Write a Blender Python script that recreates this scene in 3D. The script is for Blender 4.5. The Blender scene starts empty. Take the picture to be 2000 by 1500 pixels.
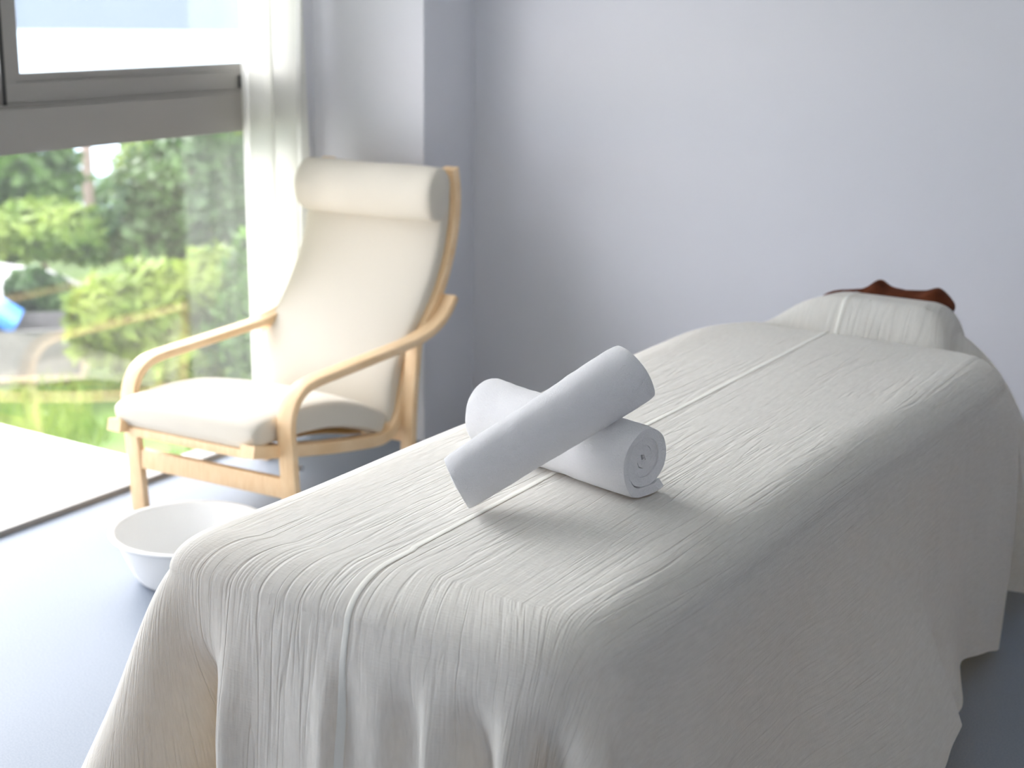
import bpy, bmesh, math, random
import numpy as np
from mathutils import Vector, Matrix, noise
from mathutils.bvhtree import BVHTree

sc = bpy.context.scene
col = sc.collection
PI = math.pi

# ------------------------------------------------------------------ camera
cam_d = bpy.data.cameras.new('camera')
cam = bpy.data.objects.new('camera', cam_d)
col.objects.link(cam)
sc.camera = cam
VY = Vector((1880.0, -745.0, 2884.26)).normalized()      # room's long axis seen from the lens
VD = Vector((-165.0, 10750.0, 2884.26)).normalized()     # straight down seen from the lens
VZ = -VD
VX = VY.cross(VZ).normalized()
right = Vector((VX.x, VY.x, VZ.x))
up = -Vector((VX.y, VY.y, VZ.y))
back = -Vector((VX.z, VY.z, VZ.z))
m = Matrix((right, up, back)).transposed().to_4x4()
m.translation = Vector((0, 0, 1.55))
cam.matrix_world = m
cam_d.sensor_width = 36.0
cam_d.lens = 51.92
cam_d.clip_start = 0.05
cam_d.clip_end = 2000
cam_d.dof.use_dof = True
cam_d.dof.focus_distance = 2.45
cam_d.dof.aperture_fstop = 3.6

# ------------------------------------------------------------------ world, sun, exposure
w = bpy.data.worlds.new('overcast_sky')
sc.world = w
w.use_nodes = True
nt = w.node_tree
nt.nodes.clear()
wo = nt.nodes.new('ShaderNodeOutputWorld')
bg = nt.nodes.new('ShaderNodeBackground')
tc = nt.nodes.new('ShaderNodeTexCoord')
sx = nt.nodes.new('ShaderNodeSeparateXYZ')
cr = nt.nodes.new('ShaderNodeValToRGB')
nt.links.new(tc.outputs['Generated'], sx.inputs[0])
nt.links.new(sx.outputs['Z'], cr.inputs[0])
cr.color_ramp.elements[0].position = 0.0
cr.color_ramp.elements[0].color = (0.98, 0.965, 1.0, 1)
cr.color_ramp.elements[1].position = 0.7
cr.color_ramp.elements[1].color = (0.94, 0.94, 1.0, 1)
nt.links.new(cr.outputs[0], bg.inputs[0])
bg.inputs[1].default_value = 1.0
nt.links.new(bg.outputs[0], wo.inputs[0])

sun_d = bpy.data.lights.new('sun', 'SUN')
sun_d.energy = 0.78
sun_d.angle = math.radians(35)
sun_d.color = (1.0, 0.985, 0.97)
sun = bpy.data.objects.new('sun', sun_d)
sun.rotation_euler = Vector((0.80, -0.24, -0.50)).to_track_quat('-Z', 'Y').to_euler()
col.objects.link(sun)

sc.view_settings.view_transform = 'Standard'
sc.view_settings.look = 'None'
sc.view_settings.gamma = 1
sc.view_settings.exposure = 2.75
sc.view_settings.use_curve_mapping = False
sc.cycles.use_denoising = True
sc.cycles.max_bounces = 12
sc.cycles.diffuse_bounces = 6
sc.cycles.transparent_max_bounces = 12

# ------------------------------------------------------------------ helpers
def tag(o, label=None, cat=None, group=None, kind=None):
    if label: o['label'] = label
    if cat: o['category'] = cat
    if group: o['group'] = group
    if kind: o['kind'] = kind
    return o

def empty(name, loc=(0, 0, 0), rz=0.0):
    o = bpy.data.objects.new(name, None)
    o.location = loc
    o.rotation_euler = (0, 0, rz)
    o.empty_display_size = 0.1
    col.objects.link(o)
    return o

def mesh(name, verts, faces, mat=None, parent=None, smooth=True):
    me = bpy.data.meshes.new(name)
    me.from_pydata([tuple(v) for v in verts], [], faces)
    me.update()
    if smooth:
        me.polygons.foreach_set('use_smooth', [True] * len(me.polygons))
    o = bpy.data.objects.new(name, me)
    if mat: me.materials.append(mat)
    col.objects.link(o)
    if parent: o.parent = parent
    return o

def fix_normals(o):
    bm = bmesh.new(); bm.from_mesh(o.data)
    bmesh.ops.recalc_face_normals(bm, faces=bm.faces)
    bm.to_mesh(o.data); bm.free()

def boxes(name, bl, mat, parent=None, bevel=0.0):
    """one mesh made of axis-aligned boxes (x0,x1,y0,y1,z0,z1)"""
    bm = bmesh.new()
    for (x0, x1, y0, y1, z0, z1) in bl:
        r = bmesh.ops.create_cube(bm, size=1.0)
        for v in r['verts']:
            v.co = Vector(((x0 + x1) / 2 + v.co.x * (x1 - x0), (y0 + y1) / 2 + v.co.y * (y1 - y0), (z0 + z1) / 2 + v.co.z * (z1 - z0)))
    if bevel:
        bmesh.ops.bevel(bm, geom=bm.edges[:], offset=bevel, segments=2, profile=0.7, affect='EDGES')
    me = bpy.data.meshes.new(name); bm.to_mesh(me); bm.free()
    me.materials.append(mat)
    o = bpy.data.objects.new(name, me); col.objects.link(o)
    if parent: o.parent = parent
    return o

def catmull(pts, n):
    P = [Vector(p) for p in pts]
    P = [P[0] * 2 - P[1]] + P + [P[-1] * 2 - P[-2]]
    out = []
    for i in range(1, len(P) - 2):
        for k in range(n):
            t = k / n
            a, b, c, d = P[i - 1], P[i], P[i + 1], P[i + 2]
            out.append(0.5 * ((2 * b) + (c - a) * t + (2 * a - 5 * b + 4 * c - d) * t * t + (3 * b - a - 3 * c + d) * t ** 3))
    out.append(P[-2])
    return out

def resample(pts, step):
    L = [0.0]
    for a, b in zip(pts, pts[1:]): L.append(L[-1] + (b - a).length)
    n = max(2, int(round(L[-1] / step)))
    out = []; j = 0
    for i in range(n + 1):
        s = L[-1] * i / n
        while j < len(L) - 2 and L[j + 1] < s: j += 1
        t = (s - L[j]) / max(1e-9, L[j + 1] - L[j])
        out.append(pts[j].lerp(pts[j + 1], t))
    return out

def superell(n, e):
    r = []
    for i in range(n):
        a = 2 * PI * i / n
        c, s = math.cos(a), math.sin(a)
        r.append((math.copysign(abs(c) ** (2 / e), c), math.copysign(abs(s) ** (2 / e), s)))
    return r

def sweep(name, path, side, hw, ht, mat, parent=None, e=5, nseg=32, cap_round=0.0, bulge=None):
    """sweep a super-elliptic section along a path; side = constant sideways axis; hw/ht may be functions of t"""
    side = Vector(side)
    n = len(path); V = []; F = []
    if e == 'box': nseg = 16
    ring = superell(nseg, e) if e != 'box' else None
    L = [0.0]
    for a, b in zip(path, path[1:]): L.append(L[-1] + (b - a).length)
    T = L[-1]
    for i, p in enumerate(path):
        tg = (path[min(i + 1, n - 1)] - path[max(i - 1, 0)]).normalized()
        nn = side.cross(tg).normalized()
        t = L[i] / T
        W = hw(t) if callable(hw) else hw
        H = ht(t) if callable(ht) else ht
        k = 1.0
        if cap_round:
            dd = min(L[i], T - L[i]) / cap_round
            if dd < 1: k = math.sqrt(max(0.0, 1 - (1 - dd) ** 2))
            k = max(k, 0.02)
        if e == 'box':
            rr_ = 0.0035; rg_ = []
            for qx, qy, a0 in ((1, 1, 0), (-1, 1, 90), (-1, -1, 180), (1, -1, 270)):
                for aa in (0, 30, 60, 90):
                    th = math.radians(a0 + aa)
                    rg_.append(((qx * (W - rr_) + rr_ * math.cos(th)) / W, (qy * (H - rr_) + rr_ * math.sin(th)) / H))
        else: rg_ = ring
        for (a, b) in rg_:
            q = p + side * (a * (W - (1 - k) * min(W, cap_round) * 0.8)) + nn * (b * H * k)
            if bulge: q += nn * bulge(t, a, b)
            V.append(q)
    for i in range(n - 1):
        for j in range(nseg):
            F.append((i * nseg + j, i * nseg + (j + 1) % nseg, (i + 1) * nseg + (j + 1) % nseg, (i + 1) * nseg + j))
    F.append(tuple(range(nseg))[::-1])
    F.append(tuple((n - 1) * nseg + j for j in range(nseg)))
    o = mesh(name, V, F, mat, parent)
    fix_normals(o)
    o.data.set_sharp_from_angle(angle=math.radians(35))
    return o

def sstep(a, b, x):
    t = max(0.0, min(1.0, (x - a) / (b - a)))
    return t * t * (3 - 2 * t)

# ------------------------------------------------------------------ materials
def mat_new(name):
    m = bpy.data.materials.new(name); m.use_nodes = True
    return m, m.node_tree, m.node_tree.nodes['Principled BSDF'], m.node_tree.nodes['Material Output']

def N(nt, t, **kw):
    n = nt.nodes.new(t)
    for k, v in kw.items():
        if k in n.inputs.keys(): n.inputs[k].default_value = v
        else: setattr(n, k, v)
    return n

def simple(name, c, rough=0.6, metal=0.0, spec=0.5, nscale=0, namt=0.0, bump=0.0, bscale=200, btype='noise'):
    m, t, p, o = mat_new(name)
    p.inputs['Base Color'].default_value = (*c, 1)
    p.inputs['Roughness'].default_value = rough
    p.inputs['Metallic'].default_value = metal
    p.inputs['Specular IOR Level'].default_value = spec
    co = N(t, 'ShaderNodeTexCoord')
    if namt:
        nz = N(t, 'ShaderNodeTexNoise', Scale=nscale, Detail=4.0)
        t.links.new(co.outputs['Object'], nz.inputs['Vector'])
        r = N(t, 'ShaderNodeValToRGB')
        r.color_ramp.elements[0].position = 0.3; r.color_ramp.elements[1].position = 0.7
        r.color_ramp.elements[0].color = (*[x * (1 - namt) for x in c], 1)
        r.color_ramp.elements[1].color = (*[min(1, x * (1 + namt)) for x in c], 1)
        t.links.new(nz.outputs['Fac'], r.inputs[0]); t.links.new(r.outputs[0], p.inputs['Base Color'])
    if bump:
        nz = N(t, 'ShaderNodeTexNoise', Scale=bscale, Detail=3.0)
        t.links.new(co.outputs['Object'], nz.inputs['Vector'])
        b = N(t, 'ShaderNodeBump', Strength=bump, Distance=0.002)
        t.links.new(nz.outputs['Fac'], b.inputs['Height']); t.links.new(b.outputs[0], p.inputs['Normal'])
    return m

def wood(name, c1, c2):
    m, t, p, o = mat_new(name)
    co = N(t, 'ShaderNodeTexCoord')
    mp = N(t, 'ShaderNodeMapping'); mp.inputs['Scale'].default_value = (60, 4, 8)
    nz = N(t, 'ShaderNodeTexNoise', Scale=2.0, Detail=5.0)
    r = N(t, 'ShaderNodeValToRGB')
    r.color_ramp.elements[0].position = 0.35; r.color_ramp.elements[1].position = 0.65
    r.color_ramp.elements[0].color = (*c1, 1); r.color_ramp.elements[1].color = (*c2, 1)
    t.links.new(co.outputs['Object'], mp.inputs[0]); t.links.new(mp.outputs[0], nz.inputs[0])
    t.links.new(nz.outputs['Fac'], r.inputs[0]); t.links.new(r.outputs[0], p.inputs['Base Color'])
    p.inputs['Roughness'].default_value = 0.42
    return m

def cloth(name, c, trans, tcol, weave=900, wstr=0.25):
    """woven cloth that lets some light through"""
    m, t, p, o = mat_new(name)
    co = N(t, 'ShaderNodeTexCoord')
    nz = N(t, 'ShaderNodeTexNoise', Scale=weave, Detail=2.0)
    t.links.new(co.outputs['Object'], nz.inputs[0])
    b = N(t, 'ShaderNodeBump', Strength=wstr, Distance=0.001)
    t.links.new(nz.outputs['Fac'], b.inputs['Height'])
    p.inputs['Base Color'].default_value = (*c, 1)
    p.inputs['Roughness'].default_value = 0.85
    p.inputs['Specular IOR Level'].default_value = 0.2
    p.inputs['Sheen Weight'].default_value = 0.15
    t.links.new(b.outputs[0], p.inputs['Normal'])
    if trans:
        tr = N(t, 'ShaderNodeBsdfTranslucent'); tr.inputs[0].default_value = (*tcol, 1)
        mx = N(t, 'ShaderNodeMixShader'); mx.inputs[0].default_value = trans
        t.links.new(p.outputs[0], mx.inputs[1]); t.links.new(tr.outputs[0], mx.inputs[2])
        t.links.new(mx.outputs[0], o.inputs[0])
    return m

M = {}
M['wall'] = simple('wall_paint', (0.69, 0.695, 0.74), 0.9, spec=0.2, bump=0.05, bscale=300)
M['ceiling'] = simple('ceiling_paint', (0.88, 0.88, 0.88), 0.9, spec=0.2)
M['beech'] = wood('beech_wood', (0.80, 0.55, 0.30), (0.88, 0.65, 0.40))
M['alu'] = simple('window_metal', (0.30, 0.285, 0.265), 0.45, metal=0.0, spec=0.5, bump=0.03, bscale=60)
M['aludark'] = simple('window_dark_metal', (0.10, 0.10, 0.10), 0.5)
M['gasket'] = simple('rubber_gasket', (0.03, 0.03, 0.03), 0.7)
M['cushion'] = cloth('cream_canvas', (0.66, 0.615, 0.53), 0.0, (1, 1, 1), weave=500, wstr=0.3)
M['sling'] = cloth('seat_webbing', (0.80, 0.66, 0.40), 0.35, (0.85, 0.62, 0.25))
M['curtain'] = cloth('curtain_cloth', (0.80, 0.80, 0.77), 0.36, (0.86, 0.86, 0.80), weave=700)
M['basin'] = simple('white_enamel', (0.84, 0.84, 0.83), 0.25, spec=0.5)
M['bolt'] = simple('bolt_steel', (0.7, 0.7, 0.72), 0.3, metal=1.0)
M['vinyl'] = simple('table_vinyl', (0.55, 0.42, 0.30), 0.5)
M['brown'] = simple('brown_terry', (0.115, 0.034, 0.015), 0.95, spec=0.1, nscale=30, namt=0.35, bump=0.9, bscale=350)
M['terrace'] = simple('terrace_concrete', (0.86, 0.83, 0.76), 0.8, nscale=3, namt=0.05)
M['grass'] = simple('garden_grass', (0.11, 0.18, 0.035), 0.9, nscale=0.9, namt=0.35)
M['hill'] = simple('far_hills', (0.11, 0.135, 0.165), 1.0, spec=0.0, nscale=0.02, namt=0.12)
M['bark'] = simple('bark', (0.26, 0.18, 0.13), 0.9, nscale=6, namt=0.3)
M['pole'] = simple('weathered_pole', (0.40, 0.30, 0.27), 0.8, nscale=3, namt=0.1)

# floor: pale blue-grey sheet vinyl
m_, t, p, o_ = mat_new('floor_vinyl')
co = N(t, 'ShaderNodeTexCoord')
n1 = N(t, 'ShaderNodeTexNoise', Scale=260.0, Detail=2.0)
r1 = N(t, 'ShaderNodeValToRGB')
r1.color_ramp.elements[0].position = 0.35; r1.color_ramp.elements[1].position = 0.65
r1.color_ramp.elements[0].color = (0.215, 0.25, 0.30, 1); r1.color_ramp.elements[1].color = (0.27, 0.30, 0.355, 1)
t.links.new(co.outputs['Object'], n1.inputs[0]); t.links.new(n1.outputs['Fac'], r1.inputs[0]); t.links.new(r1.outputs[0], p.inputs['Base Color'])
p.inputs['Roughness'].default_value = 0.45
p.inputs['Specular IOR Level'].default_value = 0.13
M['floor'] = m_

# glass: reflects by Fresnel, lets the rest straight through
m_, t, p, o_ = mat_new('window_glass')
t.nodes.remove(p)
gm = N(t, 'ShaderNodeNewGeometry')
dt = N(t, 'ShaderNodeVectorMath', operation='DOT_PRODUCT')
t.links.new(gm.outputs['Normal'], dt.inputs[0]); t.links.new(gm.outputs['Incoming'], dt.inputs[1])
def mnode(op, a, b=None):
    k = N(t, 'ShaderNodeMath', operation=op)
    for i, v in enumerate((a, b)):
        if v is None: continue
        if isinstance(v, (int, float)): k.inputs[i].default_value = v
        else: t.links.new(v, k.inputs[i])
    return k.outputs[0]
f_ = mnode('SUBTRACT', 1.0, mnode('ABSOLUTE', dt.outputs['Value']))
f_ = mnode('ADD', mnode('MULTIPLY', mnode('POWER', f_, 5.0), 0.96), 0.07)     # Schlick, same from both sides
gl = N(t, 'ShaderNodeBsdfGlossy'); gl.inputs['Roughness'].default_value = 0.02; gl.inputs['Color'].default_value = (1, 1, 1, 1)
tr = N(t, 'ShaderNodeBsdfTransparent'); tr.inputs[0].default_value = (0.985, 0.99, 0.99, 1)
mx = N(t, 'ShaderNodeMixShader')
t.links.new(f_, mx.inputs[0])
mist = N(t, 'ShaderNodeBsdfTranslucent'); mist.inputs[0].default_value = (0.9, 0.93, 0.95, 1)    # rain and mist on the glass
mz = N(t, 'ShaderNodeMixShader'); mz.inputs[0].default_value = 0.008
t.links.new(tr.outputs[0], mz.inputs[1]); t.links.new(mist.outputs[0], mz.inputs[2])
t.links.new(mz.outputs[0], mx.inputs[1]); t.links.new(gl.outputs[0], mx.inputs[2])
t.links.new(mx.outputs[0], o_.inputs[0])
M['glass'] = m_

# water seen at a grazing angle
m_, t, p, o_ = mat_new('calm_water')
p.inputs['Base Color'].default_value = (0.45, 0.62, 0.72, 1)
p.inputs['Roughness'].default_value = 0.25
p.inputs['Specular IOR Level'].default_value = 0.8
M['water'] = m_

def leafmat(name, c1, c2):
    m, t, p, o = mat_new(name)
    co = N(t, 'ShaderNodeTexCoord')
    nz = N(t, 'ShaderNodeTexNoise', Scale=1.7, Detail=6.0)
    r = N(t, 'ShaderNodeValToRGB')
    r.color_ramp.elements[0].position = 0.36; r.color_ramp.elements[1].position = 0.62
    r.color_ramp.elements[0].color = (*c1, 1); r.color_ramp.elements[1].color = (*c2, 1)
    t.links.new(co.outputs['Object'], nz.inputs[0]); t.links.new(nz.outputs['Fac'], r.inputs[0])
    t.links.new(r.outputs[0], p.inputs['Base Color'])
    p.inputs['Roughness'].default_value = 0.5
    tr = N(t, 'ShaderNodeBsdfTranslucent'); t.links.new(r.outputs[0], tr.inputs[0])
    mx = N(t, 'ShaderNodeMixShader'); mx.inputs[0].default_value = 0.35
    t.links.new(p.outputs[0], mx.inputs[1]); t.links.new(tr.outputs[0], mx.inputs[2]); t.links.new(mx.outputs[0], o.inputs[0])
    return m
M['leaf_dark'] = leafmat('leaf_dark', (0.031, 0.074, 0.019), (0.087, 0.167, 0.043))
M['leaf_mid'] = leafmat('leaf_mid', (0.056, 0.124, 0.022), (0.136, 0.248, 0.050))
M['leaf_light'] = leafmat('leaf_light', (0.124, 0.223, 0.031), (0.260, 0.347, 0.062))
M['leaf_yellow'] = leafmat('leaf_yellow', (0.125, 0.215, 0.025), (0.27, 0.345, 0.055))

# ------------------------------------------------------------------ room shell
XW = -3.37           # inner face of the window wall
YP, YB = 4.056, 4.362
XP = -2.90
XR, YR, ZC = 2.3, -2.6, 2.7
def struct(o): o['kind'] = 'structure'; return o
struct(boxes('floor', [(-3.40, XR + .15, YR - .15, YB + .15, -0.15, 0.0)], M['floor']))
struct(boxes('ceiling', [(-3.55, XR + .15, YR - .15, YB + .15, ZC, ZC + .15)], M['ceiling']))
struct(boxes('wall_back', [(XP, XR + .15, YB, YB + .15, 0, ZC)], M['wall']))
struct(boxes('wall_right', [(XR, XR + .15, YR - .15, YB, 0, ZC)], M['wall']))
struct(boxes('wall_rear', [(-3.5, 0.3, YR - .15, YR, 0, ZC), (1.4, XR, YR - .15, YR, 0, ZC), (0.3, 1.4, YR - .15, YR, 0, 0.9), (0.3, 1.4, YR - .15, YR, 2.3, ZC)], M['wall']))
wr = boxes('window_3', [(.3, 1.4, YR - .10, YR - .04, .9, .95), (.3, 1.4, YR - .10, YR - .04, 2.25, 2.3), (.3, .35, YR - .10, YR - .04, .95, 2.25),
                        (1.35, 1.4, YR - .10, YR - .04, .95, 2.25), (.83, .87, YR - .10, YR - .04, .95, 2.25)], M['alu'], bevel=.003)  # unseen rear window, added with its wall opening to bring in fill light
struct(wr)
boxes('pane', [(.35, .83, YR - .073, YR - .067, .95, 2.25), (.87, 1.35, YR - .073, YR - .067, .95, 2.25)], M['glass'], wr)
struct(boxes('wall_corner_pillar', [(-3.55, XP, YP, YB + .15, 0, ZC)], M['wall'], bevel=0.004))
struct(boxes('wall_left', [(-3.55, XW, YR, YP, 2.45, ZC), (-3.55, XW, 3.98, YP, 0, 2.45), (-3.55, XW, YR, -0.20, 0, 2.45)], M['wall']))
struct(boxes('baseboard_back', [(XP, XR, YB - .008, YB, 0, 0.06)], M['alu']))

# window bays: fixed pane below a transom, two sliding sashes above
def window(i, y0, y1, ym):
    fr = boxes('window_%d' % i, [
        (-3.45, XW + .012, y0, y1, 1.083, 1.207),                       # transom
        (-3.45, XW + .004, y0, y1, 1.207, 1.216),
        (-3.45, XW, y0, y0 + .05, 0.0, 2.45), (-3.45, XW, y1 - .05, y1, 0.0, 2.45),
        (-3.45, XW, y0, y1, 2.40, 2.45),
        (-3.45, XW + .012, y0, y1, -0.01, 0.018),                       # floor track
    ], M['alu'], bevel=0.003)
    struct(fr)
    g = boxes('lower_pane', [(-3.425, -3.417, y0 + .05, y1 - .05, 0.018, 1.083)], M['glass'], fr)
    for (a, b, x, nm) in ((ym - .045, y1 - .05, -3.392, 'sliding_sash'), (y0 + .05, ym + .045, -3.425, 'sliding_sash')):
        s = boxes(nm, [(x - .014, x + .014, a, b, 1.216, 1.276), (x - .008, x + .008, a, b, 1.276, 1.300),
                       (x - .014, x + .014, a, b, 2.34, 2.40),
                       (x - .014, x + .014, a, a + .048, 1.276, 2.34), (x - .014, x + .014, b - .048, b, 1.276, 2.34),
                       (x - .008, x + .008, a + .048, a + .066, 1.300, 2.34)], M['alu'], fr, bevel=0.002)
        boxes('sash_pane', [(x - .003, x + .003, a + .06, b - .04, 1.298, 2.345)], M['glass'], s)
        boxes('gasket', [(x + .0145, x + .0165, a - .004, a + .010, 1.216, 2.40)], M['gasket'], s)
    boxes('sash_latch', [(-3.376, -3.362, y1 - .30, y1 - .25, 1.222, 1.262)], M['aludark'], fr, bevel=0.002)
    return fr
window(1, 1.70, 3.98, 2.787)
window(2, -0.20, 1.70, 0.75)

# ------------------------------------------------------------------ curtain
def make_curtain():
    y0, y1 = 3.60, 3.965
    nu, nv = 180, 40
    V = []; F = []
    for j in range(nv + 1):
        z = 0.015 + (2.42 - 0.015) * j / nv
        for i in range(nu + 1):
            u = i / nu
            am = 0.033 + 0.010 * math.sin(5 * u + 1)
            ph = 2 * PI * 2.9 * (u + 0.05 * math.sin(3 * u + 0.7 * z) + 0.02 * math.sin(z * 1.9)) + 0.6
            x = -3.303 + am * math.sin(ph) + 0.006 * math.sin(2.3 * ph + z)
            y = y0 + (y1 - y0) * u + 0.012 * math.sin(2 * ph) + 0.012 * math.sin(z * 1.4 + 4 * u)
            V.append((x, y, z))
    for j in range(nv):
        for i in range(nu):
            a = j * (nu + 1) + i
            F.append((a, a + 1, a + nu + 2, a + nu + 1))
    c = mesh('curtain', V, F, M['curtain'])
    tag(c, 'off-white curtain gathered in soft folds at the right end of the window', 'curtain')
    r = boxes('curtain_rail', [(-3.318, -3.288, 1.6, 3.97, 2.42, 2.445)], M['alu'], c)
make_curtain()

# ------------------------------------------------------------------ armchair
def make_chair():
    a = math.radians(3.2)
    root = empty('armchair', (-2.907, 3.0, 0), a)
    tag(root, 'cream cushioned armchair with curved light beech frame beside the window', 'armchair')
    W = M['beech']
    S = (1, 0, 0)
    # front leg and armrest in one bent strip
    prof = [(0.012, 0.0), (0.004, 0.12), (-0.006, 0.26), (-0.012, 0.36), (0.004, 0.412), (0.042, 0.447), (0.10, 0.462),
            (0.24, 0.466), (0.42, 0.470), (0.58, 0.474), (0.66, 0.480), (0.73, 0.493), (0.79, 0.517), (0.835, 0.550), (0.862, 0.580)]
    for s in (-1, 1):
        path = resample(catmull([(s * 0.289, y, z) for y, z in prof], 6), 0.012)
        sweep('armrest', path, S, 0.026, 0.0125, W, root, e='box')
        # rear leg under the armrest
        path = resample(catmull([(s * 0.287, 0.648, 0.462), (s * 0.287, 0.628, 0.33), (s * 0.287, 0.615, 0.19), (s * 0.287, 0.61, 0.0)], 5), 0.02)
        sweep('leg', path, S, 0.022, 0.014, W, root, e='box')
        # seat-and-back rail
        pr = [(-0.13, 0.312), (-0.03, 0.288), (0.10, 0.258), (0.25, 0.226), (0.40, 0.199), (0.50, 0.186), (0.565, 0.200),
              (0.605, 0.245), (0.632, 0.32), (0.672, 0.405), (0.745, 0.49), (0.825, 0.575), (0.878, 0.65), (0.915, 0.73), (0.938, 0.81), (0.945, 0.90), (0.930, 0.985)]
        path = resample(catmull([(s * 0.243, y, z) for y, z in pr], 6), 0.014)
        sweep('side_rail', path, S, 0.025, 0.018, W, root, e='box')
        for (yy, zz) in ((0.02, 0.235),):
            b = sweep('bolt', [Vector((s * 0.311, yy - .0, zz)), Vector((s * 0.316, yy, zz))], (0, 1, 0), 0.009, 0.009, M['bolt'], root, e=2, nseg=16)
    # stretcher, crossbars
    sweep('stretcher', [Vector((-0.262, 0.004, 0.172)), Vector((0.262, 0.004, 0.172))], (0, 0, 1), 0.030, 0.011, W, root, e='box')
    sweep('crossbar', [Vector((-0.215, -0.085, 0.292)), Vector((0.215, -0.085, 0.292))], (0, 0, 1), 0.013, 0.02, W, root, e='box')
    sweep('crossbar', [Vector((-0.262, 0.632, 0.17)), Vector((0.262, 0.632, 0.17))], (0, 0, 1), 0.025, 0.010, W, root, e='box')
    sweep('top_rail', [Vector((-0.215, 0.939, 0.93)), Vector((0.215, 0.939, 0.93))], (0, 0, 1), 0.03, 0.009, W, root, e='box')
    # sling between the rails
    pr = [(-0.07, 0.306), (0.10, 0.285), (0.25, 0.262), (0.40, 0.222), (0.50, 0.208), (0.555, 0.225), (0.59, 0.28),
          (0.63, 0.35), (0.67, 0.435), (0.74, 0.52), (0.815, 0.60), (0.865, 0.67), (0.90, 0.74), (0.92, 0.81), (0.925, 0.90)]
    path = resample(catmull([(0, y, z) for y, z in pr], 5), 0.02)
    sweep('seat_sling', path, S, 0.216, 0.002, M['sling'], root, e=8, nseg=16)
    # seat cushion
    pr = [(-0.115, 0.330), (-0.06, 0.345), (0.03, 0.343), (0.14, 0.338), (0.26, 0.322), (0.38, 0.290), (0.48, 0.250), (0.545, 0.215)]
    path = resample(catmull([(0, y, z) for y, z in pr], 8), 0.01)
    sweep('seat_cushion', [q + Vector((-.005, 0, 0)) for q in path], S, 0.256, lambda t: 0.037 + 0.008 * math.sin(PI * t), M['cushion'], root, e=9, nseg=80, cap_round=0.028,
          bulge=lambda t, a, b: 0.012 * max(0, b) * (1 - a * a))
    # back cushion
    pr = [(0.590, 0.20), (0.592, 0.28), (0.610, 0.36), (0.650, 0.425), (0.725, 0.505), (0.80, 0.595), (0.852, 0.68), (0.885, 0.76), (0.905, 0.85), (0.905, 0.955)]
    path = resample(catmull([(0, y, z) for y, z in pr], 8), 0.012)
    sweep('back_cushion', [q + Vector((-.022, 0, 0)) for q in path], S, 0.270, lambda t: 0.037 - 0.006 * t, M['cushion'], root, e=6, nseg=64, cap_round=0.03,
          bulge=lambda t, a, b: 0.010 * (1 - a * a) * max(0, b))
    # head pillow: a bolster strapped to the top
    path = [Vector((-0.272 + 0.534 * i / 60, 0.842, 0.908)) for i in range(61)]
    V = []; F = []; ns = 48
    for i, p in enumerate(path):
        u = i / 60; e = min(u, 1 - u) * 0.524 / 0.03
        k = 1.0 if e > 1 else (0.86 + 0.14 * math.sqrt(max(0, 1 - (1 - e) ** 2)))
        for j in range(ns):
            th = 2 * PI * j / ns
            c, s_ = math.cos(th), math.sin(th)
            ry, rz = 0.066, 0.087
            y = math.copysign(abs(c) ** 0.9, c) * ry * k
            z = math.copysign(abs(s_) ** 0.9, s_) * rz * k
            lump = 0.0025 * noise.noise(Vector((u * 5, c * 1.5, s_ * 1.5)))
            V.append((p.x, p.y + y + lump + 0.012 * (s_ if s_ > 0 else 0), p.z + z + lump))
    for i in range(60):
        for j in range(ns):
            F.append((i * ns + j, i * ns + (j + 1) % ns, (i + 1) * ns + (j + 1) % ns, (i + 1) * ns + j))
    F.append(tuple(range(ns))[::-1]); F.append(tuple(60 * ns + j for j in range(ns)))
    o = mesh('head_pillow', V, F, M['cushion'], root); fix_normals(o)
make_chair()

# ------------------------------------------------------------------ basin
def lathe(name, prof, mat, parent=None, n=96, loc=(0, 0, 0)):
    V = []; F = []
    for (r, z) in prof:
        for i in range(n):
            a = 2 * PI * i / n
            V.append((r * math.cos(a), r * math.sin(a), z))
    k = len(prof)
    for j in range(k - 1):
        for i in range(n):
            F.append((j * n + i, j * n + (i + 1) % n, (j + 1) * n + (i + 1) % n, (j + 1) * n + i))
    o = mesh(name, V, F, mat, parent); o.location = loc
    return o
prof = [(0.0, 0.004), (0.120, 0.004), (0.128, 0.0), (0.136, 0.004), (0.150, 0.02), (0.178, 0.08), (0.196, 0.125), (0.2065, 0.131),
        (0.2125, 0.136), (0.2125, 0.140), (0.208, 0.1425), (0.198, 0.140), (0.193, 0.132), (0.188, 0.118), (0.172, 0.08), (0.146, 0.028), (0.13, 0.014), (0.115, 0.010), (0.0, 0.009)]
pp = [Vector((r, 0, z)) for r, z in prof]
b_ = lathe('basin', [(max(0.0005, q.x), q.z) for q in catmull(pp, 4)], M['basin'], loc=(-2.70, 2.70, 0.001))
tag(b_, 'round white foot basin on the pale blue floor between armchair and bed', 'basin')

# ------------------------------------------------------------------ massage table (under the sheet)
tb = empty('massage_table', (-1.228, 2.5, 0))
tag(tb, 'padded massage table standing hidden under the long cream sheet', 'massage table')
boxes('padded_top', [(-.315, .315, -.89, .88, .62, .690)], M['vinyl'], tb, bevel=0.03)
boxes('frame', [(-.27, .27, -.84, .84, .58, .62)], M['beech'], tb)
boxes('face_cradle', [(-.10, .15, 1.13, 1.26, .63, .705)], M['vinyl'], tb, bevel=0.025)
boxes('cradle_arm', [(-.06, -.03, .80, 1.14, .63, .65), (.08, .11, .80, 1.14, .63, .65)], M['bolt'], tb)
for sx_ in (-1, 1):
    for sy in (-1, 1):
        boxes('leg', [(sx_ * .24 - .02, sx_ * .24 + .02, sy * .70 - .02, sy * .70 + .02, 0, .58)], M['beech'], tb)

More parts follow.
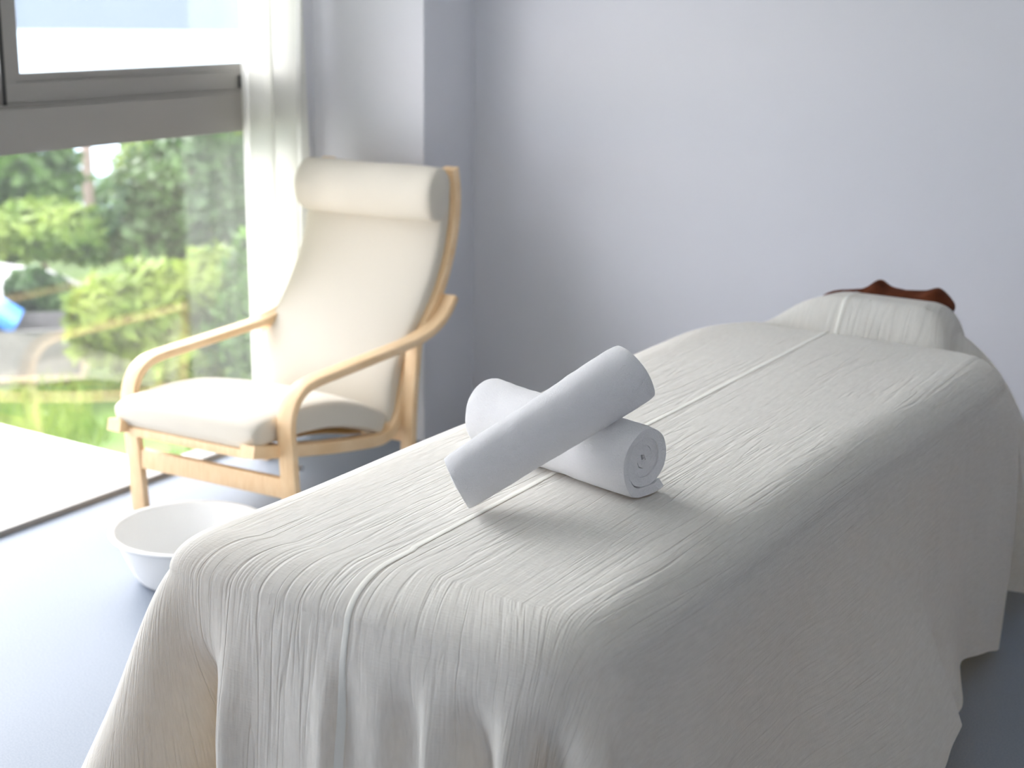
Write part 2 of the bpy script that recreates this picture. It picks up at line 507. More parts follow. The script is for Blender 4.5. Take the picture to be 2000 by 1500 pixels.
# ------------------------------------------------------------------ the sheet
BX0, BX1, BY0, BY1 = -1.615, -0.840, 1.540, 3.49
ZT = 0.723
def topz(x, y):
    z = ZT + 0.003 * noise.noise(Vector((x * 3, y * 2, 0.3)))
    hb = sstep(3.555, 3.645, y)
    dx = abs(x + 1.145)
    lat = 1 - sstep(0.12, 0.36 if x > -1.145 else 0.44, dx)
    far = 1 - sstep(3.70, 3.90, y)
    z += hb * (0.068 * lat * far - 0.02 * (1 - lat))
    z -= 0.05 * sstep(3.74, 3.92, y)
    # small step of gathered cloth just before the headrest
    z -= 0.034 * math.exp(-((y - 3.55) / 0.032) ** 2) * (1 - sstep(0.22, 0.34, dx))
    return z

def build_sheet():
    poly = [(-0.93, BY0), (-0.865, 1.565), (BX1, 1.64), (-0.83, 2.6), (-0.785, 3.33), (-0.79, 3.47), (-0.85, 3.53), (-0.965, 3.575), (-0.98, 3.64), (-0.99, 3.86), (-1.31, 3.86), (-1.40, 3.72), (-1.60, 3.44), (BX0, 3.36), (BX0, BY0)]
    P = []
    NP = 900
    pts = [Vector((x, y, 0)) for x, y in poly]; pts.append(pts[0].copy())
    P = resample(pts, 0.0065)[:-1]
    n = len(P)
    for _ in range(50):       # round the corners
        P = [(P[i - 1] + P[i] * 2 + P[(i + 1) % n]) * 0.25 for i in range(n)]
    S = [0.0]
    for i in range(1, n): S.append(S[-1] + (P[i] - P[i - 1]).length)
    TL = S[-1] + (P[0] - P[-1]).length
    Nn = []
    for i in range(n):
        t_ = (P[(i + 1) % n] - P[i - 1]).normalized()
        Nn.append(Vector((t_.y, -t_.x, 0)))
    for _ in range(40):
        Nn = [(Nn[i - 1] + Nn[i] * 2 + Nn[(i + 1) % n]).normalized() for i in range(n)]
    def idx_near(x, y):
        return min(range(n), key=lambda i: (P[i].x - x) ** 2 + (P[i].y - y) ** 2)
    sFL, sFR, sHR, sHL = (S[idx_near(*q)] for q in ((BX0, BY0), (BX1, BY0), (-0.87, 3.50), (-1.60, 3.42)))
    def ds(s, c):
        d = (s - c) % TL
        return d - TL if d > TL / 2 else d
    RH, RV = 0.105, 0.066
    V = []; UV = []; rings = []
    xc = (BX0 + BX1) / 2
    Ax = [Vector((xc if p.y < 3.4 else xc + (min(p.y, 3.6) - 3.4) * 0.4, min(max(p.y, 1.93), 3.62), 0)) for p in P]
    e_list = []
    K = 16
    for k in range(K + 1):
        a = (PI / 2) * k / K
        e_list.append(RH * (1 - math.sin(PI / 2 - a)) if False else RH * (1 - math.cos(a)))
    # e measured inward from the rim
    nin = 42
    for j in range(nin + 1):                 # from axis to start of rounding
        f = j / nin
        ring = []
        for i in range(n):
            D = (P[i] - Ax[i]); L = max(D.length, 1e-6); u = D / L
            r = f * max(0.0, (L - RH))
            q = Ax[i] + u * r
            ring.append((q.x, q.y, topz(q.x, q.y)))
            UV.append((q.x, q.y))
        rings.append(ring)
    for k in range(1, K + 1):                # the rounded rim
        a = (PI / 2) * k / K
        ring = []
        for i in range(n):
            D = (P[i] - Ax[i]); L = max(D.length, 1e-6); u = D / L
            q = Ax[i] + u * (L - RH + RH * math.sin(a))
            z = topz(q.x, q.y) - RV * (1 - math.cos(a)) ** 1.0
            ring.append((q.x, q.y, z))
            arc = (RH + RV) * 0.78 * (k / K)
            st = UV[nin * n + i]
            UV.append((st[0] + Nn[i].x * arc, st[1] + Nn[i].y * arc))
        rings.append(ring)
    ND = 62
    for k in range(1, ND + 1):               # the hanging skirt
        ring = []
        for i in range(n):
            s = S[i]
            hem = 0.085
            base = rings[nin + K][i]
            sF = P[i].x; front = sstep(1.75, 1.60, P[i].y)
            rightside = sstep(-0.95, -0.86, P[i].x) * (1 - front)
            drop_tot = base[2] - hem
            dFL, dFR, dHR, dHL = ds(s, sFL), ds(s, sFR), ds(s, sHR), ds(s, sHL)
            hemz = hem + 0.012 * math.sin(s * 5.1) + 0.02 * noise.noise(Vector((s * 1.7, 2.0, 0)))
            # the cloth's corners reach the floor
            hemz -= 0.06 * math.exp(-(dFL / 0.10) ** 2) + 0.06 * math.exp(-(dFR / 0.12) ** 2)
            hemz -= 0.045 * sstep(-0.25, -0.02, dHR) * (1 if dHR < 0.12 else 0)
            hemz += rightside * 0.05 * math.exp(-((P[i].y - 2.80) / 0.25) ** 2) * (1 - sstep(2.79, 2.85, P[i].y)) - rightside * 0.04 * sstep(3.1, 3.4, P[i].y)
            hemz = max(hemz, 0.012)
            d = (base[2] - hemz) * k / ND
            off = 0.045 * d / 0.6 + 0.008 * (1 - math.exp(-d / 0.03))
            # flare: right side swings out towards the hem
            hd = 1 - sstep(2.93, 3.20, P[i].y)
            off += rightside * (0.09 * hd - 0.02 * (1 - hd)) * (d / 0.6) ** 1.5
            off += sstep(3.56, 3.64, P[i].y) * sstep(-1.10, -1.0, P[i].x) * 0.19 * (1 - math.exp(-d / 0.14))
            grow = sstep(0.02, 0.40, d)
            # corner cones with a deep valley beside each
            def cone(dd, sg, amp):
                q = (dd / sg)
                return amp * d * (1 - 1.1 * q * q) * math.exp(-0.5 * q * q)
            off += cone(dFL + 0.005, 0.052, 0.32)
            off += 0.12 * d * math.exp(-0.5 * ((dFL + 0.12) / 0.05) ** 2)
            off += 0.09 * d * math.exp(-0.5 * ((dFL + 0.012) / 0.015) ** 2) - 0.09 * d * math.exp(-0.5 * ((dFL - 0.035) / 0.02) ** 2)
            off += cone(dFR - 0.03, 0.075, 0.10)
            off += 0.035 * (1 - math.exp(-d / 0.05)) * math.exp(-((dHR + 0.06) / 0.12) ** 2)
            off -= 0.05 * (d / 0.6) * math.exp(-((dHR + 0.02) / 0.16) ** 2)
            # folds
            g2 = sstep(0.02, 0.26, d)
            fr_ = front * 1.0
            nse = noise.noise(Vector((s * 7.5 + 0.3 * math.sin(d * 4), d * 0.8, 5.0)))
            nse2 = noise.noise(Vector((s * 22.0, d * 1.6, 9.0)))
            off += fr_ * (0.034 * nse * g2 + 0.007 * nse2 * sstep(0.0, 0.2, d))
            # stronger tucks near the right-hand front corner
            off += fr_ * 0.004 * g2 * math.exp(-((s - sFR) % TL if False else abs(ds(s, sFR))) / 0.16) * math.sin(ds(s, sFR) * 62)
            off += (1 - front) * 0.008 * nse * g2
            off += rightside * 0.022 * grow * math.sin((s - sFR) * 7.0 + 1.2)
            # swinging fold near the head end of the right side
            off += rightside * 0.055 * sstep(0.2, 0.6, d) * (sstep(2.25, 2.70, P[i].y) - sstep(2.77, 2.86, P[i].y))
            nv = Nn[i]
            off -= 0.10 * sstep(0.07, 0.30, d) * math.exp(-0.5 * ((dFL - 0.085) / 0.020) ** 2)
            off += 0.014 * sstep(0.05, 0.25, d) * math.exp(-0.5 * ((dFL - 0.135) / 0.016) ** 2)
            rr = sstep(0.02, 0.16, d)
            for (q0, sg, am) in ((-0.150, .020, -.026), (-0.095, .014, .014), (-0.035, .018, -.030), (0.015, .014, .012), (-0.26, .022, -.014), (-0.225, .012, .008), (-0.40, .016, .007), (-0.37, .02, -.010)):
                off += 1.7 * am * rr * math.exp(-0.5 * ((dFR - q0) / sg) ** 2)
            off = max(off, -0.02 - 0.07 * sstep(0.05, 0.16, d))
            ring.append((base[0] + nv.x * off, base[1] + nv.y * off, base[2] - d))
            b0 = UV[(nin + K) * n + i]
            UV.append((b0[0] + nv.x * d, b0[1] + nv.y * d))
        rings.append(ring)
    for r in rings: V.extend(r)
    F = []
    R_ = len(rings)
    for j in range(R_ - 1):
        for i in range(n):
            F.append((j * n + i, j * n + (i + 1) % n, (j + 1) * n + (i + 1) % n, (j + 1) * n + i))
    o = mesh('bed_sheet', V, F, None)
    bm = bmesh.new(); bm.from_mesh(o.data)
    # rest-state coordinates of the cloth for the crinkles
    uvl = bm.loops.layers.uv.new('rest')
    for f in bm.faces:
        for l in f.loops:
            l[uvl].uv = UV[l.vert.index]
    bmesh.ops.remove_doubles(bm, verts=bm.verts, dist=0.0003)
    bm.normal_update()
    bm.to_mesh(o.data); bm.free()
    o.data.polygons.foreach_set('use_smooth', [True] * len(o.data.polygons))
    return o

def sheet_material():
    m, t, p, o = mat_new('cotton_sheet')
    uv = N(t, 'ShaderNodeUVMap'); uv.uv_map = 'rest'
    def nz(sx, sy, scale, detail, dist=0.0):
        mp = N(t, 'ShaderNodeMapping'); mp.inputs['Scale'].default_value = (sx, sy, 1)
        t.links.new(uv.outputs[0], mp.inputs[0])
        k = N(t, 'ShaderNodeTexNoise', Scale=scale, Detail=detail, Distortion=dist)
        t.links.new(mp.outputs[0], k.inputs[0])
        return k.outputs['Fac']
    def math_(op, a, b=None, clamp=False):
        k = N(t, 'ShaderNodeMath', operation=op); k.use_clamp = clamp
        for i, v in enumerate((a, b)):
            if v is None: continue
            if isinstance(v, (int, float)): k.inputs[i].default_value = v
            else: t.links.new(v, k.inputs[i])
        return k.outputs[0]
    # ridged crinkles running along the cloth
    def ridge(f, width):
        a = math_('SUBTRACT', f, 0.5); a = math_('ABSOLUTE', a); a = math_('DIVIDE', a, width); a = math_('MINIMUM', a, 1.0)
        return math_('SUBTRACT', 1.0, a)
    r1 = ridge(nz(22, 0.8, 1.0, 3.0, 0.2), 0.016)
    msk = nz(3.0, 1.6, 1.0, 1.0); msk = math_('SUBTRACT', msk, 0.44); msk = math_('MULTIPLY', msk, 7.0, True)
    r1 = math_('MULTIPLY', r1, msk)
    r2 = ridge(nz(42, 2.2, 1.0, 2.0, 0.1), 0.05)
    msk2 = nz(5.0, 2.6, 1.0, 1.0); msk2 = math_('SUBTRACT', msk2, 0.42); msk2 = math_('MULTIPLY', msk2, 6.0, True)
    r2 = math_('MULTIPLY', r2, msk2)
    fine = nz(260, 16, 1.0, 3.0)
    fine2 = nz(90, 7, 1.0, 2.0)
    cross = nz(60, 300, 1.0, 2.0)
    # the right-hand drop hangs smoother than the top
    su = N(t, 'ShaderNodeSeparateXYZ'); t.links.new(uv.outputs[0], su.inputs[0])
    sm = N(t, 'ShaderNodeMapRange'); sm.inputs['From Min'].default_value = -0.84; sm.inputs['From Max'].default_value = -0.70
    sm.inputs['To Min'].default_value = 1.0; sm.inputs['To Max'].default_value = 0.3
    t.links.new(su.outputs[0], sm.inputs['Value'])
    r1 = math_('MULTIPLY', r1, sm.outputs[0]); r2 = math_('MULTIPLY', r2, sm.outputs[0])
    h = math_('MULTIPLY', r1, 1.0)
    h = math_('ADD', h, math_('MULTIPLY', r2, 0.65))
    h = math_('ADD', h, math_('MULTIPLY', fine, 0.55))
    h = math_('ADD', h, math_('MULTIPLY', fine2, 0.8))
    h = math_('ADD', h, math_('MULTIPLY', cross, 0.25))
    b = N(t, 'ShaderNodeBump', Strength=0.8, Distance=0.0018)
    t.links.new(h, b.inputs['Height'])
    # slight slub colour in the yarn
    cr_ = N(t, 'ShaderNodeValToRGB')
    cr_.color_ramp.elements[0].color = (0.765, 0.765, 0.725, 1); cr_.color_ramp.elements[1].color = (0.85, 0.85, 0.81, 1)
    cr_.color_ramp.elements[0].position = 0.3; cr_.color_ramp.elements[1].position = 0.7
    t.links.new(nz(180, 30, 1.0, 3.0), cr_.inputs[0])
    t.links.new(cr_.outputs[0], p.inputs['Base Color'])
    p.inputs['Roughness'].default_value = 0.8
    p.inputs['Specular IOR Level'].default_value = 0.25
    p.inputs['Sheen Weight'].default_value = 0.1
    t.links.new(b.outputs[0], p.inputs['Normal'])
    tr = N(t, 'ShaderNodeBsdfTranslucent'); tr.inputs[0].default_value = (0.90, 0.68, 0.34, 1)
    t.links.new(b.outputs[0], tr.inputs['Normal'])
    mx = N(t, 'ShaderNodeMixShader'); mx.inputs[0].default_value = 0.21
    t.links.new(p.outputs[0], mx.inputs[1]); t.links.new(tr.outputs[0], mx.inputs[2]); t.links.new(mx.outputs[0], o.inputs[0])
    return m
M['sheet'] = sheet_material()
sheet = build_sheet()
sheet.data.materials.append(M['sheet'])
tag(sheet, 'long cream cotton sheet draped over the massage bed down to the floor', 'bed sheet')

# the seam: a narrow joined band running down the middle of the sheet
def build_seam():
    me = sheet.data
    bvh = BVHTree.FromPolygons([v.co for v in me.vertices], [tuple(q.vertices) for q in me.polygons])
    def xs(y): return -1.238 - 0.012 * (y - 1.6) + 0.004 * math.sin(y * 2.2)
    wd = 0.011
    rows = []
    def hit(o_, d_):
        h = bvh.ray_cast(Vector(o_), Vector(d_), 3.0)
        return (h[0], h[1]) if h[0] is not None else None
    def row(kind, c, x):
        r = []
        for k in range(6):
            xx = x - wd / 2 + wd * k / 5
            if kind == 'f': h = hit((xx, 0.9, c), (0, 1, 0))
            elif kind == 't': h = hit((xx, c, 1.2), (0, 0, -1))
            else: h = hit((xx, 1.70 - .5 * math.cos(c), .62 + .5 * math.sin(c)), (0, math.cos(c), -math.sin(c)))
            if h is None: return
            nn = h[1] if (h[1].y < 0 if kind == 'f' else h[1].z - h[1].y > 0) else -h[1]
            lift = 0.0007 if k in (0, 5) else 0.0014
            r.append(h[0] + nn * lift)
        rows.append(r)
    z = 0.09
    while z < 0.62:
        row('f', z, -1.238 - 0.006 * math.sin(z * 5)); z += 0.01
    for q in range(0, 91, 3):
        row('a', math.radians(q), -1.2375)
    y = 1.712
    while y < 3.80:
        row('t', y, xs(y)); y += 0.012
    V = [v for r in rows for v in r]; F = []
    for j in range(len(rows) - 1):
        for k in range(5):
            a = j * 6 + k
            F.append((a, a + 1, a + 7, a + 6))
    m = cloth('seam_thread', (0.84, 0.825, 0.76), 0.0, (1, 1, 1), weave=1200, wstr=0.3)
    s = mesh('seam', V, F, m, sheet)
    s['label'] = 'paler narrow seam running the length of the sheet'
build_seam()

# ------------------------------------------------------------------ towels
def towel_material():
    m, t, p, o = mat_new('white_terry')
    co = N(t, 'ShaderNodeTexCoord')
    n1 = N(t, 'ShaderNodeTexNoise', Scale=330.0, Detail=4.0, Roughness=0.75)
    n2 = N(t, 'ShaderNodeTexNoise', Scale=70.0, Detail=3.0)
    t.links.new(co.outputs['Object'], n1.inputs[0]); t.links.new(co.outputs['Object'], n2.inputs[0])
    ad = N(t, 'ShaderNodeMath', operation='MULTIPLY_ADD'); ad.inputs[1].default_value = 0.6
    t.links.new(n2.outputs['Fac'], ad.inputs[0]); t.links.new(n1.outputs['Fac'], ad.inputs[2])
    b = N(t, 'ShaderNodeBump', Strength=0.9, Distance=0.0032)
    t.links.new(ad.outputs[0], b.inputs['Height']); t.links.new(b.outputs[0], p.inputs['Normal'])
    p.inputs['Base Color'].default_value = (0.965, 0.96, 0.985, 1)
    p.inputs['Roughness'].default_value = 0.95
    p.inputs['Specular IOR Level'].default_value = 0.1
    p.inputs['Sheen Weight'].default_value = 0.9
    p.inputs['Sheen Roughness'].default_value = 0.5
    return m
M['terry'] = towel_material()

def rolled_towel(name, length, turns, rin, rout, thick, a_end, seed, taper=0.0, flat=0.0, low_close=False):
    """a thick sheet wound into a spiral; local x = axis, opens towards +x"""
    nth = int(turns * 44); nl = 60
    V = []; F = []
    for i in range(nth + 1):
        f = i / nth
        th = a_end - 2 * PI * turns * (1 - f)
        r0 = rin + (rout - rin) * f ** 0.95 + 0.004 * sstep(0.80, 1.0, f)
        tele = 0.010 * noise.noise(Vector((f * 4.0, seed, 0))) - 0.010 * (1 - f) * 1.0
        for j in range(nl + 1):
            u = j / nl
            x = (u - 0.5) * (length + 2 * tele)
            if low_close and f < 0.7: x += 0.012 * (0.7 - f) / 0.7 * (1 - u)
            r = r0 * (1 + taper * (u - 0.5))
            r *= 1 + 0.05 * noise.noise(Vector((math.cos(th) * 1.1, math.sin(th) * 1.1, u * 3 + seed)))
            r += 0.0011 * noise.noise(Vector((math.cos(th) * 3 + f, math.sin(th) * 3, u * 16 + seed)))
            if not low_close: r += 0.012 * math.exp(-((f - 0.83) / 0.05) ** 2) * (1 - u) ** 4
            # outer lap loosens at both ends
            ed = min(u, 1 - u)
            r *= 1 - 0.05 * math.exp(-ed / 0.02) * (f > 0.6)
            y = r * math.cos(th); z = r * math.sin(th)
            if flat:
                lim = -rout * (1 - flat)
                if z < lim: z = lim + (z - lim) * 0.25
            if low_close: x -= 0.42 * (-0.857 * y + 0.46 * z) * (1 - u) ** 2
            V.append((x, y, z))
    for i in range(nth):
        for j in range(nl):
            a = i * (nl + 1) + j
            F.append((a, a + 1, a + nl + 2, a + nl + 1))
    o = mesh(name, V, F, M['terry'])
    so = o.modifiers.new('thick', 'SOLIDIFY'); so.thickness = thick; so.offset = 0; so.use_rim = True
    bv = o.modifiers.new('round', 'BEVEL'); bv.width = thick * 0.42; bv.segments = 3; bv.limit_method = 'ANGLE'; bv.angle_limit = math.radians(60)
    return o

def place(o, A, B, roll=0.0):
    """put local x axis from A to B"""
    A, B = Vector(A), Vector(B)
    x = (B - A).normalized()
    y = Vector((0, 0, 1)).cross(x).normalized()
    z = x.cross(y)
    m = Matrix((x, y, z)).transposed().to_4x4() @ Matrix.Rotation(roll, 4, 'X')
    m.translation = (A + B) / 2
    o.matrix_world = m

t1 = rolled_towel('rolled_towel', 0.385, 3.4, 0.002, 0.0595, 0.0160, math.radians(-50), 3.0, flat=0.10)
place(t1, (-1.428, 2.215, 0.786), (-1.060, 2.120, 0.789))
tag(t1, 'lower rolled white towel lying on the sheet, its spiral end facing right', 'towel', 'rolled white towels')
t2 = rolled_towel('rolled_towel', 0.37, 3.2, 0.005, 0.0465, 0.0125, math.radians(230), 8.0, taper=0.2, low_close=True)
place(t2, (-1.288, 1.895, 0.772), (-1.122, 2.175, 0.922))
tag(t2, 'upper rolled white towel leaning diagonally across the other rolled towel', 'towel', 'rolled white towels')

# ------------------------------------------------------------------ brown towel behind the headrest
def brown():
    V = []; F = []; nx, ns = 90, 40
    for i in range(nx + 1):
        u = i / nx
        x = -1.37 + 0.345 * u
        env = min(1.0, math.sqrt(max(0.0, 1 - (1 - min(u, 1 - u) / 0.14) ** 2)) if min(u, 1 - u) < 0.14 else 1.0)
        env = max(env, 0.03)
        hz = 0.026 + 0.020 * math.exp(-((x + 1.222) / 0.022) ** 2) + 0.018 * math.exp(-((x + 1.065) / 0.025) ** 2) + 0.010 * sstep(-1.34, -1.2, x)
        hz *= env
        ry = 0.055 * (0.4 + 0.6 * env)
        cz = 0.746 + 0.012 * sstep(-1.36, -1.22, x) 
        for j in range(ns):
            th = 2 * PI * j / ns
            q = Vector((x * 14, math.cos(th) * 1.2, math.sin(th) * 1.2))
            nz = 0.006 * noise.noise(q) + 0.005 * abs(math.sin(th * 2.5 + x * 30))
            V.append((x, 3.775 + (ry + nz) * math.cos(th) + 0.02 * (u - .5), cz + (hz + nz) * math.sin(th) * (1 if math.sin(th) > 0 else 0.9)))
    for i in range(nx):
        for j in range(ns):
            F.append((i * ns + j, i * ns + (j + 1) % ns, (i + 1) * ns + (j + 1) % ns, (i + 1) * ns + j))
    F.append(tuple(range(ns))[::-1]); F.append(tuple(nx * ns + j for j in range(ns)))
    o = mesh('brown_towel', V, F, M['brown']); fix_normals(o)
    tag(o, 'crumpled dark brown towel at the far head end of the bed', 'towel')
brown()

# ------------------------------------------------------------------ outside
GZ = -3.0
struct(boxes('terrace', [(-6.2, -3.40, -3.0, 3.46, -0.25, -0.05)], M['terrace']))
g = mesh('ground', [(-3.4, -30, GZ), (-3.4, 60, GZ), (-22.5, 60, GZ), (-22.5, -30, GZ)], [(0, 3, 2, 1)], M['grass'], smooth=False)
struct(g)
wv = mesh('sea', [(-20, -200, GZ - .03), (-20, 600, GZ - .03), (-500, 600, GZ - .03), (-500, -200, GZ - .03)], [(0, 3, 2, 1)], M['water'], smooth=False)
struct(wv)
struct(boxes('wall_outside_base', [(-3.6, -3.41, -3.0, 5.0, -3.0, -0.25)], M['terrace']))
# hills across the water
V = []; F = []
nh = 120
for i in range(nh + 1):
    a = math.radians(75 + 110 * i / nh)
    for k, (r, hh) in enumerate(((150, GZ), (170, 6), (210, 26), (260, 44))):
        h = hh + (0 if k == 0 else hh * 0.3 * noise.noise(Vector((i * 0.12, k, 0))))
        V.append((r * math.cos(a), r * math.sin(a), h))
for i in range(nh):
    for k in range(3):
        q = i * 4 + k
        F.append((q, q + 1, q + 5, q + 4))
struct(mesh('hills', V, F, M['hill']))

rng = random.Random(7)
def foliage(name, blobs, nleaf, size, mat, parent, seed, elong=1.8):
    rg = random.Random(seed)
    V = []; F = []
    tot = sum(b[3] * b[4] * b[5] for b in blobs) ** 1.0
    for (cx, cy, cz, rx, ry, rz) in blobs:
        k = int(nleaf * (rx * ry * rz) / tot)
        for _ in range(k):
            d = Vector((rg.gauss(0, 1), rg.gauss(0, 1), rg.gauss(0, 1))).normalized()
            rr = rg.uniform(0.55, 1.0) ** 0.5
            rr *= 1 + 0.28 * noise.noise(d * 2.6 + Vector((cx, cy, seed)))
            c = Vector((cx + d.x * rx * rr, cy + d.y * ry * rr, cz + d.z * rz * rr))
            a = Vector((rg.gauss(0, 1), rg.gauss(0, 1), rg.gauss(0, .7))).normalized()
            b = a.cross(d + Vector((rg.gauss(0, .5), rg.gauss(0, .5), rg.gauss(0, .5)))).normalized()
            s = size * rg.uniform(0.6, 1.3)
            i0 = len(V)
            V += [c - a * s * elong / 2, c + b * s * .5, c + a * s * elong / 2, c - b * s * .5]
            F.append((i0, i0 + 1, i0 + 2, i0 + 3))
    return mesh(name, V, F, mat, parent, smooth=False)

def limb(name, pts, r0, r1, mat, parent):
    path = resample(catmull(pts, 6), 0.15)
    sweep_r = lambda t: r0 + (r1 - r0) * t
    d = (path[-1] - path[0]).normalized()
    side = Vector((1, 0, 0)) if abs(d.x) < .8 else Vector((0, 1, 0))
    return sweep(name, path, side, sweep_r, sweep_r, mat, parent, e=2, nseg=12)

def tree(name, base, blobs, nleaf, size, mat, label, cat, seed, lean=(0, 0), tr=0.10, elong=1.8):
    root = empty(name, base)
    top = max(b[2] for b in blobs)
    foliage('foliage', blobs, nleaf, size, mat, root, seed, elong)
    limb('trunk', [(0, 0, -0.05), (lean[0] * .3 + .05, lean[1] * .3, top * .35), (lean[0] * .7, lean[1] * .7, top * .7), (lean[0], lean[1], top)], tr, tr * .35, M['bark'], root)
    tag(root, label, cat, group='trees outside in the garden' if cat == 'tree' else 'shrubs outside in the garden')
    return root

TR = 'trees and shrubs in the garden'
# along the view the camera's azimuth to px 0..480 runs from (-0.79,0.62) to (-0.67,0.74)
tree('garden_tree', (-19.1, 15.4, GZ), [(0, 0, 1.7, 1.2, 1.2, .85), (-.6, -.9, 1.5, 1.1, 1.2, .75), (.42, .35, 1.35, .6, .6, .6), (-.2, -.2, 2.2, .8, .8, .5)], 5200, .13, M['leaf_mid'],
     'round mid-green tree outside at the far left of the lower pane', 'tree', 1)
tree('garden_tree', (-15.6, 15.9, GZ), [(0, 0, 1.6, 1.0, 1.0, .95), (.45, .5, 2.2, .8, .8, .75), (-.35, -.45, 1.1, .75, .75, .7), (.9, .9, 1.4, .9, .9, 1.0)], 5200, .12, M['leaf_dark'],
     'tall dark green tree outside, left of the curtain', 'tree', 2)
tree('shrub', (-17.0, 14.3, GZ), [(0, 0, 1.05, .85, .85, .45), (-.6, -.8, 1.05, .8, .8, .42), (.4, .5, .9, .5, .5, .4)], 4200, .10, M['leaf_light'],
     'light green spreading shrub outside in front of the far left tree', 'shrub', 3, tr=.07)
tree('shrub', (-12.1, 11.7, GZ), [(0, 0, 1.0, .50, .50, .55), (.45, .5, 1.25, .42, .42, .42), (-.35, -.4, .85, .42, .42, .5), (.1, .1, .45, .62, .62, .42)], 3400, .10, M['leaf_yellow'],
     'yellow-green leafy shrub outside in the middle of the lower pane', 'shrub', 4, elong=3.2, tr=.05)
tree('shrub', (-11.0, 12.2, GZ), [(0, 0, .8, .55, .55, .65), (.5, .6, .7, .6, .6, .7), (.2, .2, 1.5, .6, .6, .6)], 3000, .11, M['leaf_mid'],
     'mid-green shrub outside nearest the curtain', 'shrub', 5, tr=.05)
tree('garden_tree', (-18.3, 18.9, GZ), [(0, 0, 1.6, 1.4, 1.4, 1.2), (1.3, .7, 1.4, 1.4, 1.2, 1.1)], 5200, .14, M['leaf_light'],
     'pale green tree outside, farthest back beside the curtain', 'tree', 6)
tree('shrub', (-20.6, 18.6, GZ), [(0, 0, .6, .9, .9, .55), (.7, .8, .5, .8, .8, .5), (-1, -1, .5, .8, .8, .5)], 3000, .10, M['leaf_mid'],
     'low green shrub outside behind the wooden pole', 'shrub', 7, tr=.05)
tree('shrub', (-14.5, 11.95, GZ), [(0, 0, .86, .28, .28, .30), (.2, .2, .75, .24, .24, .28), (.1, .1, .45, .2, .2, .35)], 1600, .09, M['leaf_dark'],
     'small dark green shrub outside beside the blue tarpaulin', 'shrub', 8, tr=.04)

tree('garden_tree', (-20.5, 9.5, GZ), [(0, 0, 1.8, 1.4, 1.4, 1.0), (-.8, -1.0, 1.5, 1.2, 1.2, .9), (.6, -.9, 1.3, .9, .9, .7)], 3600, .14, M['leaf_dark'],
     'dark green tree beyond the left edge of the window view, next to the round tree', 'tree', 11)
tree('garden_tree', (-20.0, 4.2, GZ), [(0, 0, 1.9, 1.5, 1.5, 1.1), (.3, 1.2, 1.5, 1.1, 1.2, .8)], 3200, .14, M['leaf_mid'],
     'green tree standing farthest left in the garden', 'tree', 12)
# leaning bare trunk and pole
pl = limb('utility_pole', [(-19.6, 17.55, GZ - .05), (-19.6, 17.55, -2.0), (-19.6, 17.55, -0.9)], .10, .09, M['pole'], None)
tag(pl, 'plain brown wooden pole standing outside between the two dark trees', 'pole')

# grass tufts beyond the terrace
V = []; F = []
rg = random.Random(3)
for _ in range(16000):
    x = rg.uniform(-15.5, -8.0); y = rg.uniform(6.5, 14.0)
    if noise.noise(Vector((x * .8, y * .8, 2))) < -0.12 or -(x + 14.0) + (y - 11.25) > -1.15 and x < -12.6: continue
    h = rg.uniform(.08, .34) * (1 + .6 * noise.noise(Vector((x, y, 7))))
    a = rg.uniform(0, 2 * PI); dx, dy = math.cos(a) * .02, math.sin(a) * .02
    lx, ly = rg.gauss(0, .07), rg.gauss(0, .07)
    i0 = len(V)
    V += [(x - dx, y - dy, GZ), (x + dx, y + dy, GZ), (x + lx + dx * .2, y + ly + dy * .2, GZ + h)]
    F.append((i0, i0 + 1, i0 + 2))
gr = mesh('tall_grass', V, F, M['leaf_light'], smooth=False)
tag(gr, 'bright green tall grass growing outside below the terrace', 'grass', kind='stuff')

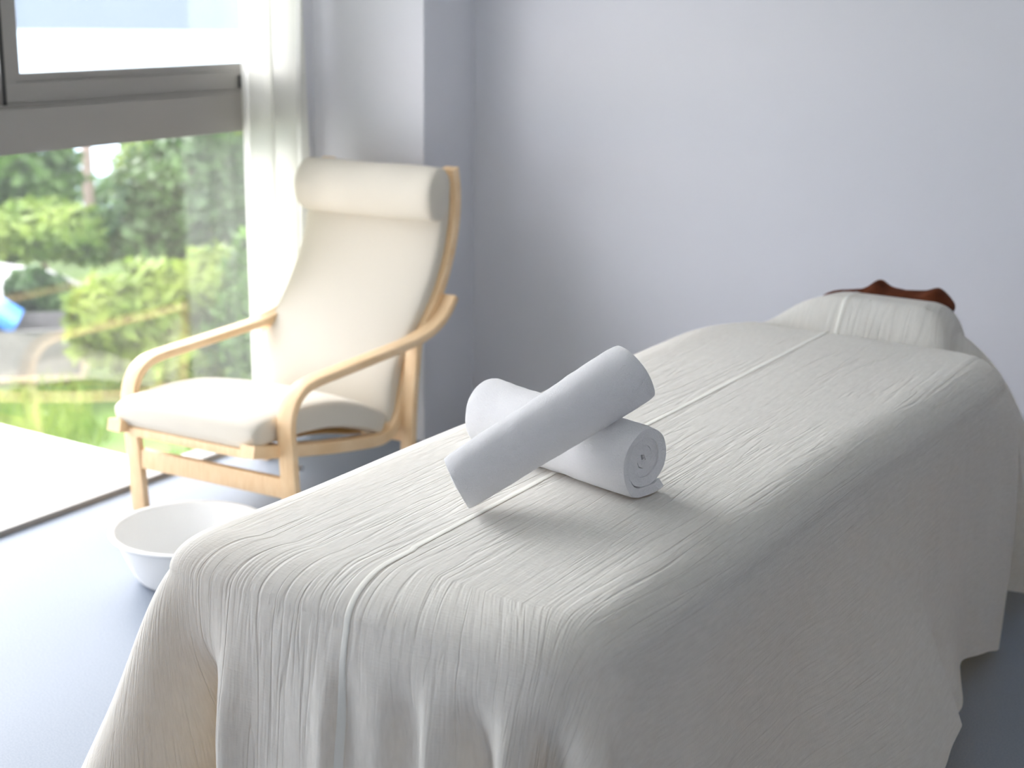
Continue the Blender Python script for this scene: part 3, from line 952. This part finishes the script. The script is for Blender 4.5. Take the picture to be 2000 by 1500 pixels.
# trailer with grey panels, blue tarpaulin, low white-roofed shed
tl = empty('utility_trailer', (-14.0, 11.25, GZ), math.radians(45))
tag(tl, 'grey panelled utility trailer standing outside on the grass at the left', 'trailer')
mg = simple('grey_panel', (0.17, 0.165, 0.16), 0.6, nscale=5, namt=.12)
mt = simple('tan_rail', (0.50, 0.40, 0.28), 0.7)
boxes('side_panel', [(-1.6, .78, -.50, -.46, .16, .66), (-1.6, .78, .46, .50, .16, .66), (.74, .78, -.5, .5, .16, .66), (-1.6, -1.56, -.5, .5, .16, .66)], mg, tl, bevel=.004)
boxes('bed', [(-1.6, .78, -.5, .5, .12, .16)], mg, tl)
boxes('chassis_rail', [(-1.7, .84, -.53, -.47, .06, .12), (-1.7, .84, .47, .53, .06, .12), (.78, .84, -.5, .5, .06, .64)], mt, tl, bevel=.01)
mr = simple('tyre_rubber', (.03, .03, .03), .8)
for s in (-1, 1):
    sweep('wheel', [Vector((-.7, s * .55, .16)), Vector((-.7, s * .63, .16))], (1, 0, 0), .16, .16, mr, tl, e=2, nseg=32)
tp = sweep('tarpaulin', [Vector(p_) for p_ in ((-1.50, 0, .68), (-1.0, 0, .80), (-.4, 0, .86), (-.2, 0, .84), (.06, 0, .66))], (0, 1, 0), .42, .10,
           simple('blue_tarpaulin', (0.05, 0.22, 0.62), .45), None, e=4, nseg=24)
tp.location = tl.location; tp.rotation_euler = tl.rotation_euler
tag(tp, 'bright blue tarpaulin bundle heaped on the grey trailer outside', 'tarpaulin')
sh = empty('garden_shed', (-16.0, 12.35, GZ), math.radians(14))
tag(sh, 'low shed with a pale grey pitched roof outside at the left edge', 'shed')
mw = simple('shed_board', (.62, .60, .58), .8)
boxes('wall', [(-2.4, .9, -.7, .7, 0, .62)], mw, sh)
mesh('gable', [(.88, -.8, .60), (.88, .8, .60), (.88, 0, .94), (-2.38, -.8, .60), (-2.38, .8, .60), (-2.38, 0, 1.05)], [(0, 1, 2), (3, 5, 4), (0, 2, 5, 3), (1, 4, 5, 2)], mw, sh, smooth=False)
rf = mesh('roof', [(-2.6, -.95, .55), (1.15, -.95, .55), (1.15, 0, .98), (-2.6, 0, 1.12), (-2.6, .95, .55), (1.15, .95, .55),
                   (-2.6, -.95, .50), (1.15, -.95, .50), (1.15, 0, .93), (-2.6, 0, 1.07), (-2.6, .95, .50), (1.15, .95, .50)],
          [(0, 1, 2, 3), (3, 2, 5, 4), (6, 9, 8, 7), (9, 10, 11, 8), (0, 6, 7, 1), (4, 5, 11, 10), (1, 7, 8, 2), (2, 8, 11, 5), (0, 3, 9, 6), (3, 4, 10, 9)],
          simple('pale_roof', (.42, .41, .42), .6), sh, smooth=False)
